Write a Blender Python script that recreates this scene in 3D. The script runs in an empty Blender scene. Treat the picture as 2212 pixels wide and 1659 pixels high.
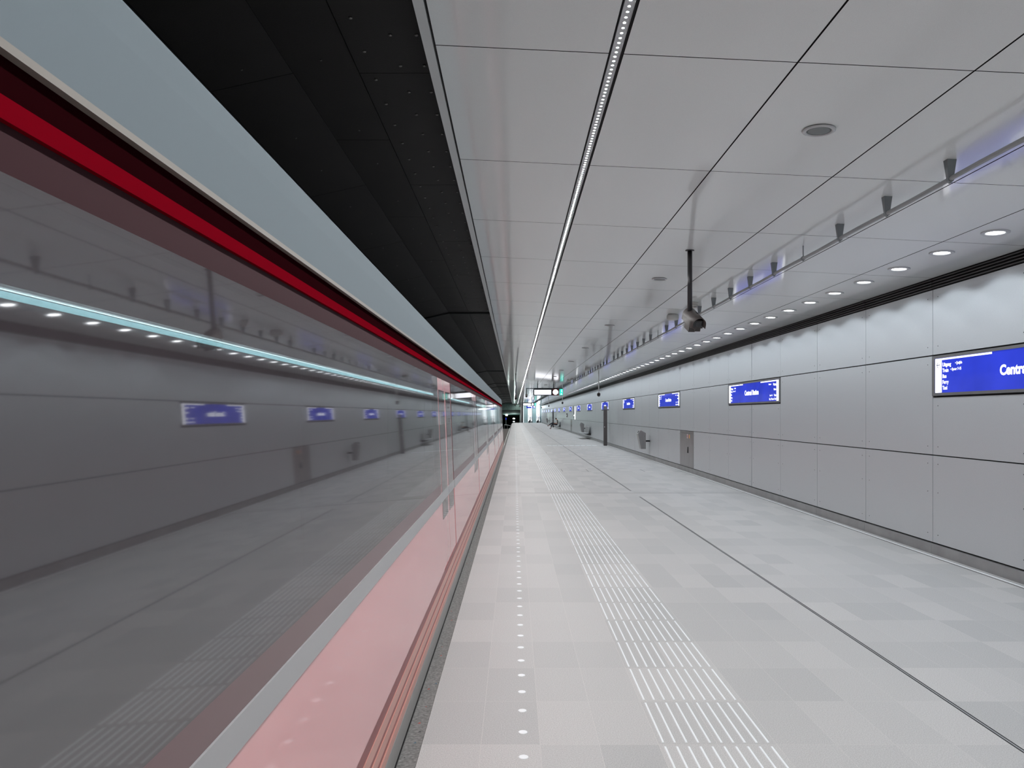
import bpy, math, random
from mathutils import Vector, Matrix
random.seed(7)
S = bpy.context.scene
C = S.collection
PI = math.pi

# ------------------------------------------------------------------ camera, world, exposure
HC = 1.735                                   # eye height above the platform
FPX = 1640.0                                 # focal length in pixels of a 2212 px wide frame
cam = bpy.data.cameras.new('camera'); cam.sensor_width = 36.0; cam.sensor_fit = 'HORIZONTAL'
cam.lens = 36.0 * FPX / 2212.0
cam.shift_x = -6.0 / 2212.0; cam.shift_y = 64.5 / 2212.0
cam.clip_start = 0.05; cam.clip_end = 600
co = bpy.data.objects.new('camera', cam); C.objects.link(co)
co.location = (0, 0, HC); co.rotation_euler = (PI / 2, 0, 0)
S.camera = co

w = bpy.data.worlds.new('world'); S.world = w; w.use_nodes = True
w.node_tree.nodes['Background'].inputs[0].default_value = (0.6, 0.7, 0.8, 1)
w.node_tree.nodes['Background'].inputs[1].default_value = 0.01
S.view_settings.view_transform = 'Standard'; S.view_settings.look = 'None'
S.view_settings.gamma = 1.0; S.view_settings.use_curve_mapping = False
S.view_settings.exposure = 0.0
S.cycles.max_bounces = 6; S.cycles.diffuse_bounces = 4; S.cycles.glossy_bounces = 3
S.cycles.use_adaptive_sampling = True; S.cycles.adaptive_threshold = 0.02
S.cycles.sample_clamp_indirect = 4.0; S.cycles.caustics_reflective = False; S.cycles.caustics_refractive = False
S.cycles.use_denoising = True
LED_E = 2850.0                               # radiance of the small diodes in the ceiling line
SPOT_W = 27.0                                # watts of one downlight

# ------------------------------------------------------------------ dimensions read off the photo
XW = 5.187                                   # face of the right wall
XE = -0.4876                                 # edge of the light platform paving
YN, YF = -9.0, 150.0                         # near and far end of the platform
def zc(x): return HC + 1.933 - 0.0478 * x    # ceiling falls towards the wall
JY = 9.42                                    # one of the panel joints; they repeat every 1.8 m
Z1, Z2, Z3, Z0 = 1.2236, 2.458, 3.277, 0.146 # wall joints
def onpx(px, py, d): return ((px - 1112) / FPX * d, d, HC - (py - 894) / FPX * d)

# ------------------------------------------------------------------ helpers
class MB:
    def __init__(s): s.v = []; s.f = []; s.m = []
    def quad(s, pts, mi=0):
        n = len(s.v); s.v += [tuple(p) for p in pts]; s.f.append(tuple(range(n, n + len(pts)))); s.m.append(mi)
    def box(s, x0, x1, y0, y1, z0, z1, mi=0):
        s.hexa([(x0, y0, z0), (x1, y0, z0), (x1, y1, z0), (x0, y1, z0), (x0, y0, z1), (x1, y0, z1), (x1, y1, z1), (x0, y1, z1)], mi)
    def hexa(s, p, mi=0):
        n = len(s.v); s.v += [tuple(q) for q in p]
        for f in ((0, 3, 2, 1), (4, 5, 6, 7), (0, 1, 5, 4), (1, 2, 6, 5), (2, 3, 7, 6), (3, 0, 4, 7)):
            s.f.append(tuple(n + i for i in f)); s.m.append(mi)
    def prism(s, poly, y0, y1, mi=0, ax='y'):
        """polygon in (x, z) swept along y (ax y), in (y, z) along x (ax x), in (x, y) along z (ax z)"""
        def P(a, b, t): return (a, t, b) if ax == 'y' else ((t, a, b) if ax == 'x' else (a, b, t))
        n = len(s.v); k = len(poly)
        s.v += [P(a, b, y0) for a, b in poly] + [P(a, b, y1) for a, b in poly]
        for i in range(k):
            j = (i + 1) % k
            s.f.append((n + i, n + j, n + k + j, n + k + i)); s.m.append(mi)
        s.f.append(tuple(n + i for i in reversed(range(k)))); s.m.append(mi)
        s.f.append(tuple(n + k + i for i in range(k))); s.m.append(mi)
    def lathe(s, prof, c=(0, 0, 0), seg=24, mi=0, ax='z', capend=True):
        n = len(s.v)
        for r, h in prof:
            for i in range(seg):
                a = 2 * PI * i / seg; p, q = r * math.cos(a), r * math.sin(a)
                if ax == 'z': s.v.append((c[0] + p, c[1] + q, c[2] + h))
                elif ax == 'x': s.v.append((c[0] + h, c[1] + p, c[2] + q))
                else: s.v.append((c[0] + p, c[1] + h, c[2] + q))
        for k in range(len(prof) - 1):
            for i in range(seg):
                j = (i + 1) % seg
                s.f.append((n + k * seg + i, n + k * seg + j, n + (k + 1) * seg + j, n + (k + 1) * seg + i)); s.m.append(mi)
        if capend:
            s.f.append(tuple(n + i for i in range(seg))); s.m.append(mi)
            L = n + (len(prof) - 1) * seg
            s.f.append(tuple(L + i for i in reversed(range(seg)))); s.m.append(mi)
    def tube(s, pts, r, seg=10, mi=0, r2=None):
        n = len(s.v); pts = [Vector(p) for p in pts]; m = len(pts)
        for k, p in enumerate(pts):
            t = (pts[min(k + 1, m - 1)] - pts[max(k - 1, 0)]).normalized()
            a = t.cross(Vector((0, 0, 1)))
            if a.length < 1e-3: a = t.cross(Vector((1, 0, 0)))
            a.normalize(); b = t.cross(a).normalized()
            rr = r if r2 is None else r + (r2 - r) * k / (m - 1)
            for i in range(seg):
                g = 2 * PI * i / seg
                s.v.append(tuple(p + a * (rr * math.cos(g)) + b * (rr * math.sin(g))))
        for k in range(m - 1):
            for i in range(seg):
                j = (i + 1) % seg
                s.f.append((n + k * seg + i, n + k * seg + j, n + (k + 1) * seg + j, n + (k + 1) * seg + i)); s.m.append(mi)
        s.f.append(tuple(n + i for i in reversed(range(seg)))); s.m.append(mi)
        s.f.append(tuple(n + (m - 1) * seg + i for i in range(seg))); s.m.append(mi)
    def build(s, name, mat, parent=None, smooth=False, recalc=True):
        me = bpy.data.meshes.new(name); me.from_pydata(s.v, [], s.f)
        mats = mat if isinstance(mat, (list, tuple)) else [mat]
        for q in mats: me.materials.append(q)
        if len(mats) > 1: me.polygons.foreach_set('material_index', s.m)
        if recalc:
            import bmesh
            b = bmesh.new(); b.from_mesh(me); bmesh.ops.recalc_face_normals(b, faces=b.faces); b.to_mesh(me); b.free()
        if smooth:
            for p in me.polygons: p.use_smooth = len(p.vertices) < 5
        me.update()
        o = bpy.data.objects.new(name, me); C.objects.link(o)
        if parent is not None: o.parent = parent
        return o

def tag(o, label=None, cat=None, group=None, kind=None):
    if label: o['label'] = label
    if cat: o['category'] = cat
    if group: o['group'] = group
    if kind: o['kind'] = kind
    return o
def empty(name, loc, label, cat, group=None):
    o = bpy.data.objects.new(name, None); C.objects.link(o); o.location = loc; o.empty_display_size = 0.05
    return tag(o, label, cat, group)
def struct(o, label=None): return tag(o, label, None, None, 'structure')
def copy_tree(o, parent=None):
    c = o.copy(); C.objects.link(c)
    if parent is not None: c.parent = parent
    for ch in [q for q in o.children]: copy_tree(ch, c)
    return c
ORD = 'first second third fourth fifth sixth seventh eighth ninth tenth eleventh twelfth thirteenth fourteenth fifteenth sixteenth seventeenth eighteenth nineteenth twentieth'.split()

def text_mesh(txt, size, align='LEFT', bold=0.0, sx=1.0):
    """flat lettering as (verts, faces) in (u, v)"""
    cu = bpy.data.curves.new('lettering', 'FONT'); cu.body = txt; cu.size = size; cu.align_x = align; cu.offset = bold
    cu.resolution_u = 3
    ob = bpy.data.objects.new('lettering', cu); C.objects.link(ob)
    dg = bpy.context.evaluated_depsgraph_get(); ev = ob.evaluated_get(dg)
    me = bpy.data.meshes.new_from_object(ev)
    v = [(p.co.x * sx, p.co.y) for p in me.vertices]; f = [tuple(p.vertices) for p in me.polygons]
    bpy.data.objects.remove(ob); bpy.data.meshes.remove(me); bpy.data.curves.remove(cu)
    return v, f
def put_text(mb, txt, size, fn, align='LEFT', bold=0.0, mi=0, sx=1.0):
    v, f = text_mesh(txt, size, align, bold, sx); n = len(mb.v)
    mb.v += [fn(a, b) for a, b in v]
    for q in f: mb.f.append(tuple(n + i for i in q)); mb.m.append(mi)

# ------------------------------------------------------------------ materials
def mat(name, col, rough=0.5, metal=0.0, spec=0.5, ior=1.5, emit=None, es=0.0, coat=0.0):
    m = bpy.data.materials.new(name); m.use_nodes = True
    b = m.node_tree.nodes['Principled BSDF']
    b.inputs['Base Color'].default_value = (*col, 1); b.inputs['Roughness'].default_value = rough
    b.inputs['Metallic'].default_value = metal; b.inputs['IOR'].default_value = ior
    b.inputs['Specular IOR Level'].default_value = spec; b.inputs['Coat Weight'].default_value = coat
    b.inputs['Coat Roughness'].default_value = 0.03
    if emit: b.inputs['Emission Color'].default_value = (*emit, 1); b.inputs['Emission Strength'].default_value = es
    return m
def speckle(m, scale, amt, bump=0.0, detail=2.0, big=None, stretch=None):
    """fine procedural variation of a material's colour (and relief)"""
    nt = m.node_tree; b = nt.nodes['Principled BSDF']; N = nt.nodes.new; L = nt.links.new
    tc = N('ShaderNodeTexCoord'); src = tc.outputs['Object']
    if stretch:
        mp = N('ShaderNodeMapping'); mp.inputs['Scale'].default_value = stretch; L(src, mp.inputs['Vector']); src = mp.outputs['Vector']
    nz = N('ShaderNodeTexNoise'); nz.inputs['Scale'].default_value = scale; nz.inputs['Detail'].default_value = detail
    L(src, nz.inputs['Vector'])
    fac = nz.outputs['Fac']
    if big:
        n2 = N('ShaderNodeTexNoise'); n2.inputs['Scale'].default_value = big; n2.inputs['Detail'].default_value = 3; L(src, n2.inputs['Vector'])
        ad = N('ShaderNodeMath'); ad.operation = 'MULTIPLY_ADD'; ad.inputs[1].default_value = 0.5; L(n2.outputs['Fac'], ad.inputs[0])
        h = N('ShaderNodeMath'); h.operation = 'MULTIPLY'; h.inputs[1].default_value = 0.5; L(fac, h.inputs[0]); L(h.outputs[0], ad.inputs[2]); fac = ad.outputs[0]
    mr = N('ShaderNodeMapRange'); mr.inputs['From Min'].default_value = 0.3; mr.inputs['From Max'].default_value = 0.7
    mr.inputs['To Min'].default_value = 1 - amt; mr.inputs['To Max'].default_value = 1 + amt; L(fac, mr.inputs['Value'])
    mx = N('ShaderNodeMix'); mx.data_type = 'RGBA'; mx.blend_type = 'MULTIPLY'; mx.inputs['Factor'].default_value = 1
    inp = b.inputs['Base Color']
    if inp.is_linked: L(inp.links[0].from_socket, mx.inputs['A'])
    else: mx.inputs['A'].default_value = inp.default_value
    L(mr.outputs['Result'], mx.inputs['B']); L(mx.outputs['Result'], inp)
    if bump:
        bp = N('ShaderNodeBump'); bp.inputs['Strength'].default_value = bump; bp.inputs['Distance'].default_value = 0.002
        L(nz.outputs['Fac'], bp.inputs['Height']); L(bp.outputs['Normal'], b.inputs['Normal'])
    return m

M = {}
M['wall'] = speckle(mat('anodised_panel', (0.52, 0.54, 0.56), 0.34, 0.22, 0.8), 160, 0.06, 0.12, 2)
M['ceil'] = speckle(mat('lacquered_panel', (0.86, 0.89, 0.885), 0.085, 0.0, 0.6, 1.5), 300, 0.03, 0.0, 1)
M['dark'] = mat('joint_black', (0.006, 0.006, 0.007), 0.8)
M['screw'] = mat('screw_steel', (0.12, 0.12, 0.13), 0.35, 0.8)
M['black_panel'] = speckle(mat('black_acoustic_panel', (0.007, 0.006, 0.0057), 0.65, 0, 0.3), 240, 0.5, 0.5, 2, 2.0)
M['bolt'] = mat('bolt_head', (0.16, 0.155, 0.15), 0.4, 0.7)
M['fascia'] = mat('white_fascia', (0.62, 0.64, 0.64), 0.4)
M['led'] = mat('diode', (1, 1, 1), 0.5, emit=(0.99, 1.0, 1.0), es=LED_E)
M['lamp'] = mat('lamp_lens', (1, 1, 1), 0.5, emit=(0.95, 0.98, 1.0), es=14.0)
M['alu'] = mat('aluminium_profile', (0.5, 0.51, 0.52), 0.35, 0.5)
M['ring'] = mat('white_ring', (0.60, 0.61, 0.62), 0.4)
M['grille'] = speckle(mat('speaker_mesh', (0.22, 0.24, 0.24), 0.6), 800, 0.15)
M['steel'] = speckle(mat('brushed_steel', (0.33, 0.325, 0.325), 0.34, 0.85), 30, 0.12, 0.0, 3, None, (1, 1, 0.05))
M['base'] = speckle(mat('baseboard_steel', (0.34, 0.34, 0.34), 0.42, 0.6), 3, 0.12, 0, 3)
M['pipe'] = mat('grey_pipe', (0.32, 0.33, 0.335), 0.4, 0.4)
M['bracket'] = mat('bracket_grey', (0.24, 0.26, 0.27), 0.5, 0.2)
M['louver'] = mat('louver_bronze', (0.085, 0.078, 0.076), 0.4, 0.5)
M['cctv'] = mat('camera_housing', (0.062, 0.052, 0.050), 0.5, 0.2)
M['pole'] = mat('dark_pole', (0.035, 0.033, 0.036), 0.3, 0.3)
M['lens'] = mat('dark_glass', (0.01, 0.01, 0.012), 0.05, 0, 0.8)
M['plastic'] = mat('off_white_plastic', (0.55, 0.55, 0.53), 0.5)
M['blackp'] = mat('black_plastic', (0.012, 0.012, 0.013), 0.5)
M['sign_blue'] = speckle(mat('sign_blue', (0.02, 0.03, 0.35), 0.12, 0, 0.6, emit=(0.028, 0.055, 0.62), es=0.6), 2.0, 0.3)
M['sign_white'] = mat('sign_white', (0.8, 0.8, 0.8), 0.3, emit=(0.95, 0.97, 1.0), es=1.15)
M['sign_frame'] = mat('sign_frame', (0.20, 0.20, 0.205), 0.4, 0.5)
M['arrow'] = mat('arrow_dark', (0.01, 0.02, 0.12), 0.5)
M['post'] = mat('post_brown_grey', (0.11, 0.10, 0.10), 0.45, 0.4)
M['concrete'] = speckle(mat('coping_concrete', (0.20, 0.195, 0.19), 0.85, 0, 0.3), 60, 0.35, 0.6, 4)
M['bed'] = speckle(mat('track_bed', (0.22, 0.19, 0.18), 0.9), 8, 0.35, 0.3, 5)
M['rail'] = mat('rail_steel', (0.16, 0.13, 0.12), 0.35, 0.8)
M['stud'] = mat('tactile_white', (0.86, 0.89, 0.91), 0.45)
M['greenwall'] = speckle(mat('tunnel_green', (0.17, 0.26, 0.23), 0.6), 4, 0.2)
M['tunnel'] = speckle(mat('tunnel_dark', (0.05, 0.085, 0.078), 0.8), 5, 0.3)
M['teal'] = mat('teal_glass', (0.42, 0.58, 0.60), 0.15, 0, 0.6)
M['glow'] = mat('lit_glass', (0.9, 0.95, 1), 0.3, emit=(0.92, 0.97, 1.0), es=1.5)
M['screen'] = mat('bright_screen', (0.9, 0.9, 0.95), 0.2, emit=(0.95, 0.95, 1.0), es=1.5)
M['disp_frame'] = mat('display_frame', (0.012, 0.022, 0.028), 0.4)
M['clock_red'] = mat('clock_surround', (0.10, 0.01, 0.012), 0.5)
M['exit_green'] = mat('exit_green', (0.0, 0.4, 0.3), 0.4, emit=(0.02, 0.62, 0.48), es=1.3)
# train
M['t_glass'] = mat('train_glass', (0.082, 0.068, 0.075), 0.035, 0.0, 0.5, 2.75)
_nt = M['t_glass'].node_tree; _out = _nt.nodes['Material Output']; _tr = _nt.nodes.new('ShaderNodeBsdfTransparent'); _tr.inputs[0].default_value = (.75, .85, .86, 1)
_mx = _nt.nodes.new('ShaderNodeMixShader'); _mx.inputs[0].default_value = 0.26
_nt.links.new(_nt.nodes['Principled BSDF'].outputs[0], _mx.inputs[1]); _nt.links.new(_tr.outputs[0], _mx.inputs[2]); _nt.links.new(_mx.outputs[0], _out.inputs['Surface'])
M['t_inner'] = mat('train_interior', (0.30, 0.29, 0.30), 0.6)
M['t_lamp'] = mat('train_lamp', (1, 1, 1), .5, emit=(0.55, 0.92, 1.0), es=9.0)
M['t_lampw'] = mat('train_lamp_white', (1, 1, 1), .5, emit=(0.95, 0.98, 1.0), es=7.0)
M['t_red'] = mat('train_red', (0.76, 0.34, 0.35), 0.06, 0.0, 0.5, 2.9)
M['t_dark'] = mat('train_maroon', (0.016, 0.002, 0.003), 0.9, 0, 0.0)
M['t_maroon'] = mat('train_brown_band', (0.042, 0.014, 0.018), 0.75, 0, 0.12, 1.5)
M['t_stripe'] = mat('train_bright_red', (0.17, 0.002, 0.008), 0.9, 0, 0.0)
M['t_grey'] = mat('train_light_grey', (0.38, 0.38, 0.39), 0.3)
M['t_brown'] = mat('train_brown_waist', (0.17, 0.105, 0.11), 0.3, 0, 0.4)
M['t_drip'] = mat('train_beige_edge', (0.22, 0.20, 0.18), 0.5, 0, 0.2)
M['t_roof'] = mat('train_roof_white', (0.155, 0.185, 0.205), 0.8, 0.0, 0.12)
M['t_rib'] = mat('train_rib_salmon', (0.60, 0.30, 0.25), 0.3)
M['t_ribd'] = mat('train_rib_red', (0.22, 0.03, 0.035), 0.35)
M['t_sill'] = mat('train_sill_steel', (0.36, 0.36, 0.35), 0.4, 0.4)
M['rubber'] = mat('rubber', (0.01, 0.01, 0.01), 0.7)
M['under'] = mat('underframe', (0.02, 0.02, 0.02), 0.8)
# person
M['skin'] = mat('skin', (0.50, 0.25, 0.17), 0.5)
M['shirt'] = mat('white_shirt', (0.75, 0.75, 0.75), 0.8)
M['vest'] = mat('grey_sleeve', (0.10, 0.11, 0.10), 0.8)
M['jeans'] = mat('dark_trousers', (0.008, 0.009, 0.02), 0.8)
M['shoe'] = mat('brown_shoe', (0.09, 0.02, 0.015), 0.5)
M['hair'] = mat('dark_cap', (0.02, 0.022, 0.02), 0.8)
M['sticker_r'] = mat('sticker_red', (0.6, 0.06, 0.06), 0.5)
M['sticker_y'] = mat('sticker_orange', (0.75, 0.36, 0.10), 0.5)
M['sticker_w'] = mat('sticker_white', (0.75, 0.75, 0.78), 0.5)

# paved floor: 0.6 x 0.31 m granite slabs with pale joints
fm = bpy.data.materials.new('granite_slabs'); fm.use_nodes = True; M['floor'] = fm
nt = fm.node_tree; N = nt.nodes.new; L = nt.links.new; B = nt.nodes['Principled BSDF']
tc = N('ShaderNodeTexCoord'); sp = N('ShaderNodeSeparateXYZ'); L(tc.outputs['Object'], sp.inputs[0])
a1 = N('ShaderNodeMath'); a1.operation = 'ADD'; a1.inputs[1].default_value = -0.382 + 60; L(sp.outputs['Y'], a1.inputs[0])
a2 = N('ShaderNodeMath'); a2.operation = 'ADD'; a2.inputs[1].default_value = -XE; L(sp.outputs['X'], a2.inputs[0])
cb = N('ShaderNodeCombineXYZ'); L(a1.outputs[0], cb.inputs[0]); L(a2.outputs[0], cb.inputs[1])
bk = N('ShaderNodeTexBrick'); bk.offset = 0.0; bk.inputs['Scale'].default_value = 1.0
bk.inputs['Brick Width'].default_value = 0.6; bk.inputs['Row Height'].default_value = 0.3105
bk.inputs['Mortar Size'].default_value = 0.0016; bk.inputs['Mortar Smooth'].default_value = 0.3; bk.inputs['Bias'].default_value = 0.0
bk.inputs['Color1'].default_value = (0.515, 0.503, 0.497, 1); bk.inputs['Color2'].default_value = (0.435, 0.432, 0.43, 1)
bk.inputs['Mortar'].default_value = (0.565, 0.545, 0.53, 1)
L(cb.outputs[0], bk.inputs['Vector']); L(bk.outputs['Color'], B.inputs['Base Color'])
B.inputs['Roughness'].default_value = 0.55; B.inputs['Specular IOR Level'].default_value = 0.35
speckle(fm, 170, 0.20, 0.15, 3)

# ------------------------------------------------------------------ floor and platform edge
mb = MB()
outline = [(XE, YN), (XW, YN), (XW, YF), (0.05, YF), (-0.27, YF - 2.5), (-0.43, YF - 7), (XE, YF - 14)]
mb.prism([(x, y) for x, y in outline], -0.25, 0.0, ax='z')
struct(mb.build('floor', M['floor']), 'pale granite paving of the station platform')
mb = MB(); yb = YF - 14
y = YN
while y < yb:
    mb.box(-0.583, XE - 0.003, y + 0.002, min(y + 2.4, yb) - 0.002, -0.12, -0.004); y += 2.4
mb.box(-0.545, XE - 0.004, YN, yb, -1.2, -0.12)
struct(mb.build('trim_1', M['concrete']), 'rough grey concrete coping along the platform edge')
mb = MB()
for i in range(70):                       # coloured chips in the coping
    yy = random.uniform(2.5, 22); xx = random.uniform(-0.565, -0.5); s = random.uniform(0.004, 0.010)
    mb.quad([(xx - s, yy - s, -0.0036), (xx + s, yy - s * .6, -0.0036), (xx + s * .4, yy + s * 1.6, -0.0036)], random.choice((0, 1, 2)))
struct(mb.build('trim_1_chips', [mat('chip_red', (0.4, .07, .05), .8), mat('chip_blue', (.06, .12, .17), .8), mat('chip_dark', (.05, .05, .05), .8)], None, recalc=False), 'small coloured stone chips in the coping')
# expansion joint, slot drain and gutter
mb = MB(); mb.box(XE, 5.05, 16.628, 16.65, -0.01, 0.0008)
struct(mb.build('trim_2', mat('joint_grey', (0.10, 0.095, 0.09), 0.8)), 'dark expansion joint across the platform')
mb = MB()
for y0, y1 in ((YN, 15.9), (17.1, YF)):
    for q in (2.602, 2.622): mb.box(q, q + 0.008, y0, y1, -0.01, 0.0009, 0)
    mb.box(2.610, 2.622, y0, y1, -0.01, 0.0005, 1)
struct(mb.build('trim_3', [M['dark'], mat('drain_steel', (0.35, 0.35, 0.35), 0.4, 0.6)]), 'narrow slot drain running along the platform')
mb = MB()
for x, y in ((1.44, 23.3), (2.215, 23.3), (3.9, 23.2), (1.40, 34.0)): mb.box(x, x + 0.012, y - 0.45, y + 0.45, -0.01, 0.0008)
struct(mb.build('trim_4', M['dark']), 'short lifting slots in the paving')
mb = MB(); mb.box(5.060, 5.105, YN, YF, -0.02, 0.006, 0); mb.box(5.105, 5.128, YN, YF, -0.02, 0.0008, 1); mb.box(5.048, 5.06, YN, YF, -0.02, 0.0008, 1)
struct(mb.build('trim_5', [mat('gutter_alu', (0.85, 0.86, 0.87), 0.35, 0.1), M['dark']]), 'bright metal gutter profile at the foot of the wall')

# ------------------------------------------------------------------ right wall
SIGNS = [JY - 3.6 + 9.0 * i for i in range(16)]              # near end (y) of every name sign, each two panels long
CABS = {7: 0, 33: 1, 57: 2}
mb = MB(); kmin = int((YN - JY) / 1.8) ; kmax = int((YF - JY) / 1.8)
mb.box(XW + 0.02, XW + 0.25, YN, YF, 0.0, 3.6, 1)
for k in range(kmin, kmax):
    y0, y1 = JY + 1.8 * k, JY + 1.8 * (k + 1)
    g0 = 0.014 if k == 4 else 0.005; g1 = 0.014 if k + 1 == 4 else 0.005
    signed = any(abs(y0 - s) < 0.1 or abs(y1 - s - 3.6) < 0.1 for s in SIGNS)
    rows = [(Z0, Z1 - 0.007), (Z1 + 0.007, 1.935 if signed else Z2 - 0.008), (Z2 + 0.008, Z3 - 0.006)]
    for r, (a, b) in enumerate(rows):
        if r == 0 and k in CABS: continue
        mb.box(XW, XW + 0.02, y0 + g0, y1 - g1, a, b, 0)
        if y1 < 62 and y1 > 4:
            ys = (y0 + 0.115, y1 - 0.115); zs = (a + 0.10, b - 0.10) if r != 0 else (a + 0.10, a + 0.62, b - 0.10)
            for yy in ys:
                for zz in zs:
                    mb.lathe([(0.0065, 0.0), (0.0065, -0.003), (0.004, -0.0045)], (XW + 0.0005, yy, zz), 8, 2, 'x')
struct(mb.build('wall_right', [M['wall'], M['dark'], M['screw']]), 'satin grey metal panelled wall of the platform')
mb = MB()
for k in range(kmin, kmax):
    y0, y1 = JY + 1.8 * k, JY + 1.8 * (k + 1)
    mb.box(XW - 0.018, XW + 0.02, y0 + 0.002, y1 - 0.002, 0.0, 0.128)
struct(mb.build('baseboard_right', M['base']), 'grey steel skirting under the wall panels')
mb = MB(); mb.box(XW + 0.015, XW + 0.2, YN, YF, Z3, 3.6, 1)
for k in range(kmin, kmax):
    y0, y1 = JY + 1.8 * k + 0.006, JY + 1.8 * (k + 1) - 0.006
    for j in range(4):
        z = Z3 + 0.010 + j * 0.034
        mb.hexa([(XW - 0.012, y0, z), (XW + 0.02, y0, z + 0.004), (XW + 0.02, y1, z + 0.004), (XW - 0.012, y1, z),
                 (XW - 0.012, y0, z + 0.014), (XW + 0.02, y0, z + 0.020), (XW + 0.02, y1, z + 0.020), (XW - 0.012, y1, z + 0.014)], 0)
struct(mb.build('trim_6', [M['louver'], M['dark']]), 'dark bronze louvre between wall and ceiling')

# ------------------------------------------------------------------ ceiling panels
mb = MB(); rows = [(-0.4185, 0.497), (0.5773, 1.4984), (1.4984, 2.4343), (2.4343, 3.362), (3.362, 4.295), (4.295, XW - 0.004)]
for i, (a, b) in enumerate(rows):
    ga = 0.0 if i in (0, 1) else 0.0055; gb = 0.0 if i in (0, 5) else 0.0055
    a += ga; b -= gb
    for k in range(kmin, kmax):
        y0, y1 = JY + 1.8 * k + 0.004, JY + 1.8 * (k + 1) - 0.004
        if k == 4: y0 += 0.003
        mb.hexa([(a, y0, zc(a)), (b, y0, zc(b)), (b, y1, zc(b)), (a, y1, zc(a)),
                 (a, y0, zc(a) + 0.009), (b, y0, zc(b) + 0.009), (b, y1, zc(b) + 0.009), (a, y1, zc(a) + 0.009)], 1)
        mb.quad([(a, y0, zc(a) - .0003), (a, y1, zc(a) - .0003), (b, y1, zc(b) - .0003), (b, y0, zc(b) - .0003)], 0)
mb.hexa([(-0.43, YN, zc(-0.43) + .010), (XW + .2, YN, zc(XW + .2) + .010), (XW + .2, YF, zc(XW + .2) + .010), (-0.43, YF, zc(-.43) + .010),
         (-0.43, YN, 4.1), (XW + .2, YN, 4.1), (XW + .2, YF, 4.1), (-0.43, YF, 4.1)], 1)
struct(mb.build('ceiling', [M['ceil'], M['dark']]), 'glossy pale grey ceiling panels with black joints')
mb = MB(); y = YN
while y < YF:
    mb.box(-0.4841, -0.4318, y + 0.0008, min(y + 5.4, YF) - 0.0008, 3.683, 4.05, 0); y += 5.4
struct(mb.build('trim_7', M['fascia']), 'white fascia edge of the platform ceiling')

# black ceiling over the track
HB = 2.10; ZB = HC + HB
def zb(x): return ZB if x > -1.365 else ZB + 0.225 * (x + 1.365)
mb = MB(); cols = [(-0.484, -0.955), (-0.962, -1.365), (-1.368, -1.868), (-1.874, -2.9), (-2.906, -4.4)]
seams = [15.74, 37.0, 52.0, 58.4, 80.0, 90.0, 104.0, 120.0, 135.0]
y = YN; n = 0
while y < YF + 2:
    y1 = y + 2.28
    for j, (a, b) in enumerate(cols):
        off = 1.14 if j % 2 else 0.0
        p0, p1 = y + off + 0.003, y1 + off - 0.003
        mb.hexa([(b, p0, zb(b)), (a, p0, zb(a)), (a, p1, zb(a)), (b, p1, zb(b)), (b, p0, zb(b) + .03), (a, p0, zb(a) + .03), (a, p1, zb(a) + .03), (b, p1, zb(b) + .03)], 0)
    y = y1
for s in seams:
    for j, (a, b) in enumerate(((-0.484, -1.365), (-1.365, -4.4))):
        mb.hexa([(b, s - .05, zb(b) - .03), (a, s - .05, zb(a) - .03), (a, s + .05, zb(a) - .03), (b, s + .05, zb(b) - .03),
                 (b, s - .05, zb(b)), (a, s - .05, zb(a)), (a, s + .05, zb(a)), (b, s + .05, zb(b))], 1)
y = 3.46
while y < 70:
    for x, dy in ((-0.545, 0), (-0.69, 0), (-0.871, .19)):
        mb.lathe([(0.011, 0), (0.011, -0.005), (0.006, -0.008)], (x, y + dy, zb(x)), 8, 2)
    if int(y * 3) % 3 == 0:
        for x in (-1.15, -1.62, -2.1):
            mb.lathe([(0.007, 0), (0.006, -0.005)], (x, y + .3, zb(x)), 6, 2)
    y += 0.372
mb.box(-4.4, -0.44, YN, YF, ZB + .05, ZB + .2, 1)
struct(mb.build('ceiling_left', [M['black_panel'], M['dark'], M['bolt']]), 'black bolted acoustic ceiling over the track')

# ------------------------------------------------------------------ track pit, far tunnel
mb = MB(); mb.box(-4.3, -0.49, YN, YF, -1.4, -1.2, 0)
struct(mb.build('floor_track', M['bed']), 'concrete bed of the sunken track')
mb = MB(); mb.box(-4.5, -4.3, YN, YF + 50, -3.5, 4.2, 0)
struct(mb.build('wall_left', M['greenwall']), 'green tinted wall across the track')
for i, x in enumerate((-1.02, -2.46)):
    mb = MB(); mb.prism([(x - .07, -1.2), (x + .07, -1.2), (x + .07, -1.185), (x + .012, -1.165), (x + .012, -1.09), (x + .036, -1.075), (x + .036, -1.04), (x - .036, -1.04), (x - .036, -1.075), (x - .012, -1.09), (x - .012, -1.165), (x - .07, -1.185)], YN, YF)
    tag(mb.build('track_rail', M['rail']), ['brown steel running rail beside the platform edge', 'brown steel running rail on the far side of the track'][i], 'rail', 'running rails')
mb = MB(); mb.box(-4.3, 1.12, YF + .2, YF + .9, 2.5, 4.1, 0); mb.box(-4.3, -2.9, YF + .2, YF + .9, -1.2, 2.5, 0)
struct(mb.build('wall_back', M['greenwall']), 'green lintel over the dark tunnel mouth')
mb = MB()
mb.hexa([(-4.3, YF, -1.4), (1.1, YF, -1.4), (1.1, YF + 50, -4.4), (-4.3, YF + 50, -4.4), (-4.3, YF, -1.2), (1.1, YF, -1.2), (1.1, YF + 50, -4.2), (-4.3, YF + 50, -4.2)])
mb.hexa([(-4.3, YF + .9, 2.5), (1.1, YF + .9, 2.5), (1.1, YF + 50, -.2), (-4.3, YF + 50, 1.4), (-4.3, YF + .9, 2.7), (1.1, YF + .9, 2.7), (1.1, YF + 50, 1.6), (-4.3, YF + 50, 1.6)])
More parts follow.
